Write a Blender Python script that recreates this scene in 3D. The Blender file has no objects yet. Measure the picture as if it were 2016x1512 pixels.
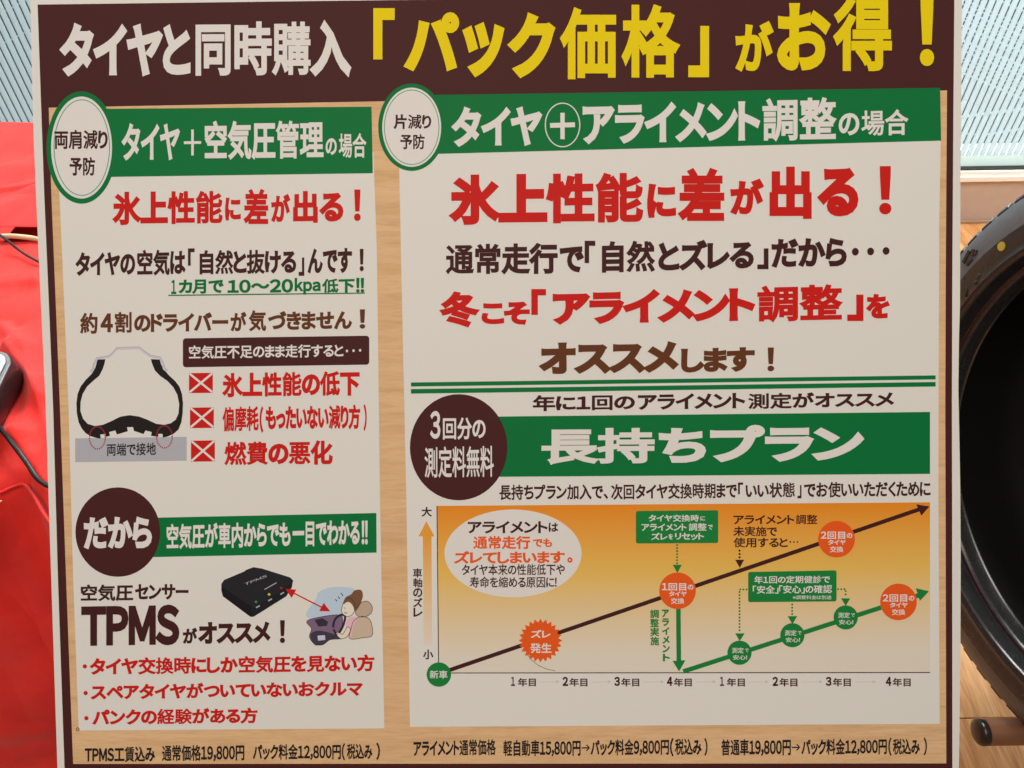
import bpy, bmesh, math, random
import numpy as np
from mathutils import Vector, Matrix
from mathutils.geometry import delaunay_2d_cdt

S = bpy.context.scene
COL = S.collection
random.seed(7)

# ------------------------------------------------------------------ camera
FPX = 1514.0                      # focal length in photo pixels (photo 2016 x 1512)
H = 0.9                           # camera height over the floor
_dv = np.array([.01453, .9637, 1.0]); _dv /= np.linalg.norm(_dv)
_c = math.sqrt(1 - _dv[2]**2)
FWD = np.array([0, _c, -_dv[2]])
_ry = -_dv[0]*_dv[2]/_c
RGT = np.array([math.sqrt(1 - _ry*_ry - _dv[0]**2), _ry, -_dv[0]])
DWN = np.cross(FWD, RGT)
CAM = np.array([0, 0, H])
cam = bpy.data.cameras.new('camera'); cam_o = bpy.data.objects.new('camera', cam); COL.objects.link(cam_o)
M4 = Matrix.Identity(4)
for i in range(3):
    M4[i][0] = RGT[i]; M4[i][1] = -DWN[i]; M4[i][2] = -FWD[i]; M4[i][3] = CAM[i]
cam_o.matrix_world = M4
cam.sensor_width = 36; cam.lens = FPX/2016*36; cam.clip_start = .02; cam.clip_end = 200
S.camera = cam_o

# ------------------------------------------------------------------ light
w = bpy.data.worlds.new('World'); S.world = w; w.use_nodes = True
bg = w.node_tree.nodes['Background']
bg.inputs[0].default_value = (1.0, .91, .82, 1); bg.inputs[1].default_value = .20
S.view_settings.view_transform = 'Standard'; S.view_settings.look = 'None'
S.view_settings.exposure = 0.0; S.view_settings.gamma = 1
def area(name, loc, target, sx, sy, power, color):
    l = bpy.data.lights.new(name, 'AREA'); l.shape = 'RECTANGLE'; l.size = sx; l.size_y = sy
    l.energy = power; l.color = color
    o = bpy.data.objects.new(name, l); COL.objects.link(o); o.location = loc
    o.rotation_euler = (Vector(target) - Vector(loc)).to_track_quat('-Z', 'Y').to_euler()
    return o
area('ceiling_or_fill_light', (-.05, -.60, 2.5), (.05, .4, .5), 1.3, 1.3, 20.5, (1.0, .83, .62))
area('ceiling_or_fill_light', (-.8, -.5, 2.5), (-.1, .4, .5), 1.0, 1.0, 11.5, (.98, .97, .97))
area('window_daylight', (-1.35, 1.45, 1.35), (-.5, .6, .44), .7, .5, 8.5, (1.0, .97, .95))
area('window_daylight', (.45, 1.6, 1.55), (.5, .5, -.2), .9, .6, 62, (1.0, .95, .88))
area('ceiling_or_fill_light', (1.7, .85, .95), (.9, 1.7, -.1), .7, .7, 13, (1.0, .94, .88))  # unseen fill lamp added to brighten the low wall, not a ceiling fitting
area('outdoor_daylight', (1.4, 3.8, 3.2), (.4, 1.75, .5), 4.0, 3.0, 440, (.87, .95, 1.0))

# ------------------------------------------------------------------ helpers
def mat(name, col, rough=.55, metal=0.0, spec=.5, coat=0.0):
    m = bpy.data.materials.new(name); m.use_nodes = True
    p = m.node_tree.nodes['Principled BSDF']
    p.inputs['Base Color'].default_value = (*col, 1); p.inputs['Roughness'].default_value = rough
    p.inputs['Metallic'].default_value = metal; p.inputs['Specular IOR Level'].default_value = spec
    p.inputs['Coat Weight'].default_value = coat
    return m
def nt(m): return m.node_tree.nodes, m.node_tree.links, m.node_tree.nodes['Principled BSDF']
def lin(c):
    c = c/255.0
    return c/12.92 if c <= .04045 else ((c+.055)/1.055)**2.4
def ink(r, g, b):                 # colour of the print under the shop's warm light
    return tuple(min(.85, lin(v)/k) for v, k in zip((r, g, b), (.735, .675, .60)))
def link(name, me, parent=None):
    o = bpy.data.objects.new(name, me); COL.objects.link(o)
    if parent is not None: o.parent = parent
    return o
def mesh(name, V, F, m, parent=None, smooth=False):
    me = bpy.data.meshes.new(name); me.from_pydata([tuple(v) for v in V], [], F); me.update()
    if m: me.materials.append(m)
    if smooth:
        for p in me.polygons: p.use_smooth = True
    return link(name, me, parent)
def bm_obj(name, bm, m, parent=None, smooth=False):
    me = bpy.data.meshes.new(name); bm.to_mesh(me); bm.free()
    if m: me.materials.append(m)
    if smooth:
        for p in me.polygons: p.use_smooth = True
    return link(name, me, parent)
def tag(o, label=None, cat=None, group=None, kind=None):
    if label: o['label'] = label
    if cat: o['category'] = cat
    if group: o['group'] = group
    if kind: o['kind'] = kind
    return o
def thing(name, label, cat, loc=(0, 0, 0), group=None):
    o = bpy.data.objects.new(name, None); COL.objects.link(o); o.location = loc
    o.empty_display_size = .05
    return tag(o, label, cat, group)
def box_bm(x0, x1, y0, y1, z0, z1, bev=0.0, seg=2):
    bm = bmesh.new(); bmesh.ops.create_cube(bm, size=1)
    for v in bm.verts:
        v.co = ((x0+x1)/2+v.co.x*(x1-x0), (y0+y1)/2+v.co.y*(y1-y0), (z0+z1)/2+v.co.z*(z1-z0))
    if bev: bmesh.ops.bevel(bm, geom=bm.edges[:], offset=bev, segments=seg, affect='EDGES', profile=.6)
    return bm
def ray(px, py): return FWD + (px-1008)/FPX*RGT + (py-756)/FPX*DWN
def on_z(px, py, z): d = ray(px, py); return CAM + d*((z-H)/d[2])
def on_y(px, py, y): d = ray(px, py); return CAM + d*(y/d[1])
def sweep(pts, r, n=10):
    """a round cable through pts"""
    P = [Vector(p) for p in pts]; V = []; F = []
    fine = []
    for i in range(len(P)-1):
        p0, p1, p2, p3 = P[max(i-1, 0)], P[i], P[i+1], P[min(i+2, len(P)-1)]
        for k in range(8):
            t = k/8
            fine.append(.5*((2*p1)+(p2-p0)*t+(2*p0-5*p1+4*p2-p3)*t*t+(3*p1-p0-3*p2+p3)*t**3))
    fine.append(P[-1])
    for i, p in enumerate(fine):
        d = (fine[min(i+1, len(fine)-1)]-fine[max(i-1, 0)]).normalized()
        a = d.cross(Vector((0, 0, 1)));  a = a.normalized() if a.length > 1e-4 else Vector((1, 0, 0))
        b = d.cross(a)
        for k in range(n):
            t = 2*math.pi*k/n; V.append(p+a*r*math.cos(t)+b*r*math.sin(t))
    for i in range(len(fine)-1):
        for k in range(n):
            F.append((i*n+k, i*n+(k+1) % n, (i+1)*n+(k+1) % n, (i+1)*n+k))
    F.append(tuple(range(n))[::-1]); F.append(tuple(range((len(fine)-1)*n, len(fine)*n)))
    return V, F

# ------------------------------------------------------------------ floor, low wall, window, outside
FZ = -.22                                           # the floor (tube rack and table stand on it)
YW = on_z(1950, 437, FZ)[1]                          # the window wall
def wood(name, c1, c2, c3, rough, scale, stretch, spec=.4, bump=.08):
    m = mat(name, c1, rough, 0, spec); N, L, P = nt(m)
    tc = N.new('ShaderNodeTexCoord'); mp = N.new('ShaderNodeMapping'); mp.inputs['Scale'].default_value = stretch
    oi = N.new('ShaderNodeObjectInfo'); ad = N.new('ShaderNodeVectorMath'); ad.operation = 'MULTIPLY_ADD'
    ad.inputs[1].default_value = (1, 1, 1)
    sc = N.new('ShaderNodeVectorMath'); sc.operation = 'SCALE'; sc.inputs[0].default_value = (7.3, 11.1, 3.7)
    L.new(oi.outputs['Random'], sc.inputs['Scale'])
    L.new(tc.outputs['Object'], ad.inputs[0]); L.new(sc.outputs[0], ad.inputs[2]); L.new(ad.outputs[0], mp.inputs[0])
    n1 = N.new('ShaderNodeTexNoise'); n1.inputs['Scale'].default_value = scale; n1.inputs['Detail'].default_value = 8
    n1.inputs['Roughness'].default_value = .62; n1.inputs['Distortion'].default_value = .6
    n2 = N.new('ShaderNodeTexNoise'); n2.inputs['Scale'].default_value = scale*6; n2.inputs['Detail'].default_value = 4
    L.new(mp.outputs[0], n1.inputs[0]); L.new(mp.outputs[0], n2.inputs[0])
    r = N.new('ShaderNodeValToRGB'); e = r.color_ramp.elements
    e[0].position = .33; e[0].color = (*c3, 1); e[1].position = .66; e[1].color = (*c2, 1)
    q = r.color_ramp.elements.new(.48); q.color = (*c1, 1)
    L.new(n1.outputs[0], r.inputs[0])
    mx = N.new('ShaderNodeMixRGB'); mx.blend_type = 'MULTIPLY'; mx.inputs[0].default_value = .45 if bump else .16
    r2 = N.new('ShaderNodeValToRGB'); r2.color_ramp.elements[0].position = .36; r2.color_ramp.elements[0].color = (.55, .5, .45, 1)
    r2.color_ramp.elements[1].position = .56
    L.new(n2.outputs[0], r2.inputs[0]); L.new(r.outputs[0], mx.inputs[1]); L.new(r2.outputs[0], mx.inputs[2])
    L.new(mx.outputs[0], P.inputs['Base Color'])
    bp = N.new('ShaderNodeBump'); bp.inputs['Strength'].default_value = bump; bp.inputs['Distance'].default_value = .001
    L.new(n2.outputs[0], bp.inputs['Height']); L.new(bp.outputs[0], P.inputs['Normal'])
    return m
m_floor = wood('oak_floor', (.60, .30, .115), (.72, .41, .19), (.43, .185, .062), .42, 3.0, (22, 1.6, 1), bump=.1)
m_gap = mat('floor_base', (.12, .06, .03), .8)
m_wall = mat('low_wall', (.5, .42, .37), .75); N, L, P = nt(m_wall)
_n = N.new('ShaderNodeTexNoise'); _n.inputs['Scale'].default_value = 35; _n.inputs['Detail'].default_value = 6
_r = N.new('ShaderNodeValToRGB'); _r.color_ramp.elements[0].color = (.46, .38, .325, 1); _r.color_ramp.elements[1].color = (.54, .455, .40, 1)
_b = N.new('ShaderNodeBump'); _b.inputs['Strength'].default_value = .15; _b.inputs['Distance'].default_value = .002
_t = N.new('ShaderNodeTexCoord'); L.new(_t.outputs['Object'], _n.inputs[0])
L.new(_n.outputs[0], _r.inputs[0]); L.new(_r.outputs[0], P.inputs['Base Color']); L.new(_n.outputs[0], _b.inputs['Height']); L.new(_b.outputs[0], P.inputs['Normal'])

floor = bm_obj('floor', box_bm(-1.6, 2.2, -.9, YW, FZ-.06, FZ-.012), m_gap)
tag(floor, 'light oak plank floor under the tyre and the poster', kind='structure')
# planks run towards the window; the joint seen left of the rack tube is an end joint
JY = on_z(1925, 1413, FZ)[1]; PX0 = on_z(1835, 1380, FZ)[0]
PW, PL = .152, .9
pm = {}
for i in range(-13, 10):
    x0 = PX0 + i*PW
    off = JY if i == 0 else JY + ((i*.37) % 1.0)*PL
    y = off - PL*3
    while y < YW:
        a, b = max(y, -.9), min(y+PL, YW-.001)
        y += PL
        if b-a < .02: continue
        key = round(b-a, 3)
        if key not in pm:
            bm = box_bm(0, PW-.0008, 0, b-a-.0011, -.012, 0, .0008, 1)
            me = bpy.data.meshes.new('plank'); bm.to_mesh(me); bm.free(); me.materials.append(m_floor); pm[key] = me
        o = link('plank', pm[key], floor); o.location = (x0, a, FZ)

zr = on_y(1950, 331, YW)[2]; zs = on_y(1950, 351, YW)[2]; zb = on_y(1950, 437, YW)[2]
wall = bm_obj('wall', box_bm(-1.6, 2.2, YW, YW+.16, FZ-.06, zs-.001), m_wall)
tag(wall, 'low pinkish beige wall between the window frame and the floor', kind='structure')
bm_obj('base_shadow_line', box_bm(-1.6, 2.2, YW-.006, YW-.0005, FZ+.0005, FZ+.008, .001, 1), mat('base_strip', (.42, .28, .18), .6), wall)  # shade painted as a brown strip: slim shadow line at the wall's foot
m_frame = mat('white_frame', (.86, .87, .84), .35)
m_gask = mat('gasket', (.02, .02, .018), .6)
win = thing('shop_window', 'shop window with pale striped privacy film behind the poster and tyre', 'window', (0, YW, zs))
def wpart(name, x0, x1, y0, y1, z0, z1, m, bev=.001):
    o = bm_obj(name, box_bm(x0, x1, y0-YW, y1-YW, z0-zs, z1-zs, bev), m, win); return o
zm = on_y(1950, 341, YW)[2]
wpart('sill_rail', -1.6, 2.2, YW-.016, YW+.14, zs, zm, m_frame, .002)
wpart('bottom_rail', -1.6, 2.2, YW-.010, YW+.10, zm+.0002, zr-.003, m_frame, .0015)
wpart('gasket', -1.6, 2.2, YW-.004, YW+.05, zr-.003, zr, m_gask, 0)
ZT = 2.35
wpart('top_rail', -1.6, 2.2, YW-.010, YW+.10, ZT, ZT+.06, m_frame, .002)
wpart('side_rail', -1.6, -1.54, YW-.010, YW+.10, zr, ZT, m_frame, .002)
wpart('side_rail', 2.14, 2.2, YW-.010, YW+.10, zr, ZT, m_frame, .002)
m_glass = bpy.data.materials.new('pane_glass'); m_glass.use_nodes = True
N, L = m_glass.node_tree.nodes, m_glass.node_tree.links; N.clear()
_o = N.new('ShaderNodeOutputMaterial'); _m = N.new('ShaderNodeMixShader'); _tr = N.new('ShaderNodeBsdfTransparent'); _g = N.new('ShaderNodeBsdfGlossy')
_tr.inputs[0].default_value = (.93, .96, .96, 1); _g.inputs['Roughness'].default_value = .02; _m.inputs[0].default_value = .04
L.new(_tr.outputs[0], _m.inputs[1]); L.new(_g.outputs[0], _m.inputs[2]); L.new(_m.outputs[0], _o.inputs[0])
wpart('pane', -1.54, 2.14, YW+.012, YW+.018, zr+.0002, ZT, m_glass, 0)
def film(name, c, diff):
    m = bpy.data.materials.new(name); m.use_nodes = True
    N, L = m.node_tree.nodes, m.node_tree.links; N.clear()
    o = N.new('ShaderNodeOutputMaterial'); mx = N.new('ShaderNodeMixShader'); t = N.new('ShaderNodeBsdfTranslucent'); d = N.new('ShaderNodeBsdfDiffuse')
    t.inputs[0].default_value = (*c, 1); d.inputs[0].default_value = (*[v*.7 for v in c], 1); mx.inputs[0].default_value = diff
    L.new(t.outputs[0], mx.inputs[1]); L.new(d.outputs[0], mx.inputs[2]); L.new(mx.outputs[0], o.inputs[0]); return m
m_film = film('stripe_film', (.80, .88, .90), .25)
m_band = film('film_band', (.82, .86, .82), .12)
xr_, xl_ = on_y(1914.6, 160, YW)[0], on_y(42.9, 0, YW)[0]
KW = YW/1.34; npitch = round((xr_-xl_)/(.0131*KW)); pitch = (xr_-xl_)/npitch; gap = .0036*KW
z_gap = on_y(1950, 309, YW)[2]
me = bpy.data.meshes.new('film_strip'); bm = box_bm(gap/2, pitch-gap/2, .0095, .0115, z_gap-zs, ZT-zs); bm.to_mesh(me); bm.free(); me.materials.append(m_film)
for k in range(-18, npitch+22):
    o = link('film_strip', me, win); o.location = (xl_+k*pitch, 0, 0)
wpart('film_band', -1.53, 2.13, YW+.0095, YW+.0115, zr+.0003, z_gap-.0002, m_band, 0)
# outside: dark asphalt with white painted lines, seen through the clear gaps
ZO = FZ-.10
m_asph = mat('asphalt', (.022, .027, .032), .9); m_paint = mat('white_paint', (.30, .35, .37), .7)
g = bm_obj('ground', box_bm(-14, 14, YW+.17, 26, ZO-.05, ZO), m_asph); tag(g, 'dark asphalt outside behind the striped window', kind='structure')
def paint(p, q, wd):
    wd *= .55
    a, b = on_z(*p, ZO), on_z(*q, ZO); d = (b-a)[:2]; d /= np.linalg.norm(d); n = np.array([-d[1], d[0]])*wd/2
    V = []
    for z in (ZO+.001, ZO+.006):
        for s in ((a, 1), (b, 1), (b, -1), (a, -1)):
            V.append((s[0][0]+n[0]*s[1], s[0][1]+n[1]*s[1], z))
    o = mesh('painted_line', V, [(0, 3, 2, 1), (4, 5, 6, 7), (0, 1, 5, 4), (1, 2, 6, 5), (2, 3, 7, 6), (3, 0, 4, 7)], m_paint, g)
for k, (yy, wd) in enumerate(((-26, .03), (3, .018), (12, .016), (24, .03), (36, .014), (43, .02), (56, .035), (66, .012), (84, .035), (94, .014), (104, .02), (118, .012), (126, .01), (137, .012), (148, .02))):
    paint((1880, yy-8), (2040, yy+62), wd)
for yy, wd in ((44, .010), (106, .008)):
    paint((-30, yy), (85, yy-58), wd)
paint((1870, 236), (2040, 214), .03); paint((1940, 268), (2040, 252), .02); paint((1870, 262), (1925, 268), .012)
# ------------------------------------------------------------------ red cloth on the display table
ZTAB = H - .46
def stroke(P, a, b): # distance to a segment
    d = b-a; t = np.clip(((P-a)@d)/(d@d), 0, 1); return np.hypot(*(P-(a+t[:, None]*d)).T)
edge_px = [(-260, 1040), (-120, 1000), (-40, 972), (0, 966), (24, 956), (48, 950), (66, 968), (95, 1016), (130, 1056), (180, 1075), (260, 1080), (420, 1078), (700, 1078), (1000, 1080)]
edge = np.array([on_z(x, y, ZTAB)[:2] for x, y in edge_px])
XL, XR = -.75, .22
xs = np.unique(np.concatenate([np.linspace(XL, edge[0, 0], 6), np.linspace(edge[0, 0], on_z(180, 1000, ZTAB)[0], 90), np.linspace(on_z(180, 1000, ZTAB)[0], XR, 25)]))
yfar = on_z(30, 241.5, ZTAB)[1]
yed = np.interp(xs, edge[:, 0], edge[:, 1])
nv = 190
rows = []
fold = [((52, 690), (-40, 600), .010, .006), ((100, 800), (20, 690), .010, .007), ((60, 560), (36, 470), .007, .004), ((75, 560), (50, 500), .006, .003),
        ((-20, 600), (30, 640), .012, -.004), ((10, 330), (90, 380), .02, .003), ((-30, 880), (60, 860), .012, .004), ((100, 760), (40, 860), .012, .004),
        ((20, 410), (-30, 470), .01, .003), ((60, 700), (110, 880), .008, .0045), ((-40, 760), (60, 900), .012, .003)]
fold = [(on_z(*a, ZTAB)[:2], on_z(*b, ZTAB)[:2], s, h) for a, b, s, h in fold]
pit = on_z(72, 458, ZTAB)[:2]
for j in range(nv):
    t = j/(nv-1)
    y = yfar + (yed-yfar)*t
    P = np.stack([xs, y], 1)
    z = np.zeros(len(xs))
    for a, b, s, h in fold:
        z += 2.2*h*np.exp(-1.6*np.sqrt((stroke(P, a, b)/s)**2+.05))
    z += .0012*np.sin(P[:, 0]*41+P[:, 1]*23) + .0008*np.sin(P[:, 0]*90-P[:, 1]*61)
    z -= .012*np.clip((t-.97)/.03, 0, 1)**2
    rows.append(np.stack([xs, y, ZTAB+z], 1))
for j in range(1, 40):                                # front drop
    t = j/39
    n = .004+.012*t
    y = yed - .006*min(1, j/3) - n*np.sin(xs*30+t*2)*np.minimum(1, t*2) - .19*t**1.1
    z = np.full(len(xs), ZTAB-.012-.001*j-(ZTAB-.055-FZ)*t)
    rows.append(np.stack([xs, y, z], 1))
V = np.concatenate(rows); nx = len(xs); F = []
CZ = V[:nv*nx]
def cloth_z(p): return np.sort(CZ[np.argsort(np.hypot(CZ[:, 0]-p[0], CZ[:, 1]-p[1]))[:5], 2])[-2]
for j in range(len(rows)-1):
    for i in range(nx-1):
        a = j*nx+i; F.append((a, a+nx, a+nx+1, a+1))
m_red = mat('red_cloth', (.80, .016, .012), .7, 0, .25); N, L, P = nt(m_red)
P.inputs['Sheen Weight'].default_value = .25; P.inputs['Sheen Tint'].default_value = (1, .5, .5, 1)
_t = N.new('ShaderNodeTexCoord'); _w = N.new('ShaderNodeTexNoise'); _w.inputs['Scale'].default_value = 14; _w.inputs['Detail'].default_value = 5
_r = N.new('ShaderNodeValToRGB'); _r.color_ramp.elements[0].position = .3; _r.color_ramp.elements[0].color = (.60, .020, .018, 1)
_r.color_ramp.elements[1].position = .6; _r.color_ramp.elements[1].color = (.82, .032, .026, 1)
L.new(_t.outputs['Object'], _w.inputs[0]); L.new(_w.outputs[0], _r.inputs[0]); L.new(_r.outputs[0], P.inputs['Base Color'])
_f = N.new('ShaderNodeTexNoise'); _f.inputs['Scale'].default_value = 900
_b = N.new('ShaderNodeBump'); _b.inputs['Strength'].default_value = .12; _b.inputs['Distance'].default_value = .0006
L.new(_t.outputs['Object'], _f.inputs[0]); L.new(_f.outputs[0], _b.inputs['Height'])
_wn = N.new('ShaderNodeTexNoise'); _wn.inputs['Scale'].default_value = 5; _wn.inputs['Detail'].default_value = 2
_wm = N.new('ShaderNodeMixRGB'); _wm.inputs[0].default_value = .25
_vo = N.new('ShaderNodeTexVoronoi'); _vo.feature = 'DISTANCE_TO_EDGE'; _vo.inputs['Scale'].default_value = 11
_vm = N.new('ShaderNodeMapping'); _vm.inputs['Rotation'].default_value = (0, 0, .7); _vm.inputs['Scale'].default_value = (1.0, .45, .6)
L.new(_t.outputs['Object'], _wn.inputs[0]); L.new(_t.outputs['Object'], _wm.inputs[1]); L.new(_wn.outputs['Color'], _wm.inputs[2]); L.new(_wm.outputs[0], _vm.inputs[0]); L.new(_vm.outputs[0], _vo.inputs[0])
_cr = N.new('ShaderNodeValToRGB'); _cr.color_ramp.elements[0].color = (1, 1, 1, 1); _cr.color_ramp.elements[1].color = (0, 0, 0, 1); _cr.color_ramp.elements[1].position = .22; _cr.color_ramp.interpolation = 'EASE'
L.new(_vo.outputs['Distance'], _cr.inputs[0])
_b2 = N.new('ShaderNodeBump'); _b2.inputs['Strength'].default_value = .7; _b2.inputs['Distance'].default_value = .008
L.new(_cr.outputs[0], _b2.inputs['Height']); L.new(_b.outputs[0], _b2.inputs['Normal']); L.new(_b2.outputs[0], P.inputs['Normal'])
tri = np.array([on_z(x, y, ZTAB)[:2] for x, y in ((51, 457), (66, 430), (84, 402), (84, 515), (68, 492))])
def inside(p):
    c = False
    for a, b in zip(tri, np.roll(tri, -1, 0)):
        if (a[1] > p[1]) != (b[1] > p[1]) and p[0] < a[0]+(p[1]-a[1])*(b[0]-a[0])/(b[1]-a[1]): c = not c
    return c
F = [f for f in F if f[0] >= nv*nx or not (abs(V[f[0]][0]-tri[:, 0].mean()) < .05 and abs(V[f[0]][1]-tri[:, 1].mean()) < .09 and inside(V[list(f)].mean(0)[:2]))]
cloth = mesh('red_tablecloth', V, F, m_red, smooth=True)
md = cloth.modifiers.new('thick', 'SOLIDIFY'); md.thickness = .0012; md.offset = -1
c0 = tri.mean(0); uf = [(c0[0]+dx, c0[1]+dy, ZTAB-.022-.010*(dx > 0)-.006*math.cos(dy*40)) for dy in np.linspace(-.12, .12, 9) for dx in (-.12, -.02, .01, .08)]
mesh('under_fold', uf, [(r*4+k, r*4+k+1, r*4+k+5, r*4+k+4) for r in range(8) for k in range(3)], m_red, cloth, True)
tag(cloth, 'creased bright red cloth over the display table left of the poster', 'tablecloth')
hv, hf = sweep([on_z(x, y, ZTAB-.004)+np.array([0, -.002, 0]) for x, y in edge_px[1:11]], .0011, 8); mesh('hem', hv, hf, m_red, cloth, True)
m_pin = mat('steel', (.7, .7, .72), .3, 1)
_a, _c2 = on_z(2, 974, ZTAB-.004)+np.array([0, -.010, .002]), on_z(18, 967, ZTAB-.004)+np.array([0, -.010, .002])
pv, pf = sweep([_a, (_a+_c2)/2, _c2], .0007, 8); mesh('staple', pv, pf, m_pin, cloth, True)
# cables and the device lying on the cloth
m_blk = mat('black_rubber', (.012, .012, .012), .45); m_cream = mat('cream_pvc', (.62, .50, .30), .45)
def cable(label, pts, r, m, dz=.004):
    Q = []
    for x, y, e in pts:
        zc = max(cloth_z(on_z(x, y, ZTAB)), ZTAB-.004)+r+e; q = on_z(x, y, zc); Q.append(q)
    v, f = sweep(Q, r, 12)
    tag(mesh('cable', v, f, m, None, True), label, 'cable', 'cables on the red cloth')
cable('cream cable lying flat across the red cloth', [(-70, 476, 0), (-30, 469, .001), (10, 465, .002), (40, 466, .002), (75, 471, 0), (120, 484, 0), (170, 500, 0)], .0026, m_cream, .006)
cable('thin black cable crossing over the cream cable', [(-60, 436, .002), (-20, 452, .005), (5, 466, .009), (40, 494, .004), (76, 515, .002), (130, 540, 0), (180, 560, 0)], .0013, m_blk, .006)
cable('black cable running down the cloth from the device to the poster', [(-50, 770, .01), (-24, 815, .004), (0, 842, .003), (30, 880, .002), (52, 910, .002), (72, 940, .002), (92, 955, .001), (120, 966, 0), (160, 985, 0)], .0019, m_blk, .005)
DH = .030                                              # device height
dev = thing('card_terminal', 'black and silver handheld device with rounded corner on the red cloth', 'device')
pa = on_z(31, 697, ZTAB+DH); pb = on_z(-13, 787, ZTAB+DH); pc = on_z(-60, 672, ZTAB+DH)
ux = (pa-pc)[:2]; ux /= np.linalg.norm(ux); uy = (pa-pb)[:2]; uy /= np.linalg.norm(uy)
lenx, leny = .085, .17
def dev_outline(ins, rad, n=10):
    # corner at pa, edges run along -ux and -uy
    pts = []
    c = [(-ins-rad, -ins-rad, 0), (-lenx+ins+rad, -ins-rad, 90), (-lenx+ins+rad, -leny+ins+rad, 180), (-ins-rad, -leny+ins+rad, 270)]
    for cx, cy, a0 in c:
        for k in range(n+1):
            t = math.radians(a0+90*k/n); pts.append((cx+rad*math.cos(t), cy+rad*math.sin(t)))
    return [(pa[0]+ux[0]*p[0]+uy[0]*p[1], pa[1]+ux[1]*p[0]+uy[1]*p[1]) for p in pts]
def loft(name, rings, m, parent, cap0=True, cap1=True, smooth=True):
    n = len(rings[0]); V = [v for r in rings for v in r]; F = []
    for j in range(len(rings)-1):
        for k in range(n): F.append((j*n+k, j*n+(k+1) % n, (j+1)*n+(k+1) % n, (j+1)*n+k))
    if cap1: F.append(tuple(range((len(rings)-1)*n, len(rings)*n)))
    if cap0: F.append(tuple(range(n))[::-1])
    o = mesh(name, V, F, m, parent, smooth)
    if smooth: o.data.polygons.foreach_set('use_smooth', [len(p.vertices) == 4 for p in o.data.polygons])
    return o
def ring(ins, rad, z): return [(x, y, ZTAB+z) for x, y in dev_outline(ins, rad)]
loft('body', [ring(.004, .009, .004), ring(.0005, .010, .008), ring(0, .010, .020), ring(.0006, .010, .0285), ring(.0018, .010, DH)], mat('black_plastic', (.012, .012, .013), .25), dev)
loft('face_plate', [ring(.0050, .0085, DH+.0001), ring(.0050, .0085, DH+.0008), ring(.006, .0078, DH+.0014)], mat('silver_face', (.42, .48, .56), .4, 0), dev)
p0 = on_z(-3, 712, ZTAB+DH+.0015); bmb = box_bm(-.006, .0015, -.0008, .0008, 0, .0010, .0003, 2); bt = bm_obj('button', bmb, mat('dark_button', (.02, .02, .03), .35), dev)
bt.location = p0; bt.rotation_euler[2] = math.atan2(uy[1], uy[0])
# ------------------------------------------------------------------ tyres on the rack
m_rub = mat('tyre_rubber', (.016, .0175, .020), .3, 0, .62); N, L, P = nt(m_rub)
_t = N.new('ShaderNodeTexCoord'); _n = N.new('ShaderNodeTexNoise'); _n.inputs['Scale'].default_value = 60; _n.inputs['Detail'].default_value = 5
_mr = N.new('ShaderNodeMapRange'); _mr.inputs[3].default_value = .17; _mr.inputs[4].default_value = .36
L.new(_t.outputs['Object'], _n.inputs[0]); L.new(_n.outputs[0], _mr.inputs[0]); L.new(_mr.outputs[0], P.inputs['Roughness'])
m_rib = mat('ribbed_sidewall', (.058, .064, .074), .45, 0, .6); N, L, P = nt(m_rib)  # rubber coloured paler and bluer, painting in light the fine ribs catch
_t = N.new('ShaderNodeTexCoord'); _g = N.new('ShaderNodeTexGradient'); _g.gradient_type = 'RADIAL'
_w = N.new('ShaderNodeMath'); _w.operation = 'MULTIPLY'; _w.inputs[1].default_value = 2*math.pi*1100
_s = N.new('ShaderNodeMath'); _s.operation = 'SINE'; _b = N.new('ShaderNodeBump'); _b.inputs['Strength'].default_value = .5; _b.inputs['Distance'].default_value = .0004
L.new(_t.outputs['Object'], _g.inputs[0]); L.new(_g.outputs['Fac'], _w.inputs[0]); L.new(_w.outputs[0], _s.inputs[0]); L.new(_s.outputs[0], _b.inputs['Height']); L.new(_b.outputs[0], P.inputs['Normal'])
m_inner = mat('inner_liner', (.006, .006, .006), .7, 0, .2)
TC_PX, T_DEP = (2367, 943), .70
T_AZ, T_EL = math.radians(80.0), math.radians(5.9)
TC = CAM + ray(*TC_PX)*T_DEP
def lathe(name, prof, m, parent, n=160):
    V, F = [], []
    for a, r in prof:
        for k in range(n):
            t = 2*math.pi*k/n; V.append((r*math.cos(t), r*math.sin(t), a))
    for j in range(len(prof)-1):
        for k in range(n): F.append((j*n+k, j*n+(k+1) % n, (j+1)*n+(k+1) % n, (j+1)*n+k))
    return mesh(name, V, F, m, parent, True)
TW = .098                                             # half width of the tyre
def side(sg):
    rib = [(.084, .2935), (.0885, .289), (.0925, .283), (.0958, .276), (.098, .2685), (.099, .261)]
    low = [(.099, .261), (.0993, .254), (.0988, .246), (.0982, .2415), (.0992, .240), (.0992, .2387), (.0962, .2372), (.0970, .2358), (.0964, .2346), (.0915, .2338), (.084, .2326), (.080, .2318)]
    bead = [(.080, .2318), (.0788, .2306), (.0796, .2292), (.0786, .2274), (.0745, .2258), (.0695, .2248), (.0635, .2242), (.060, .2240), (.0575, .2262), (.060, .232), (.067, .242)]
    f = lambda p: [(a*sg, r) for a, r in (p if sg > 0 else p[::-1])]
    return f(rib), f(low), f(bead)
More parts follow.
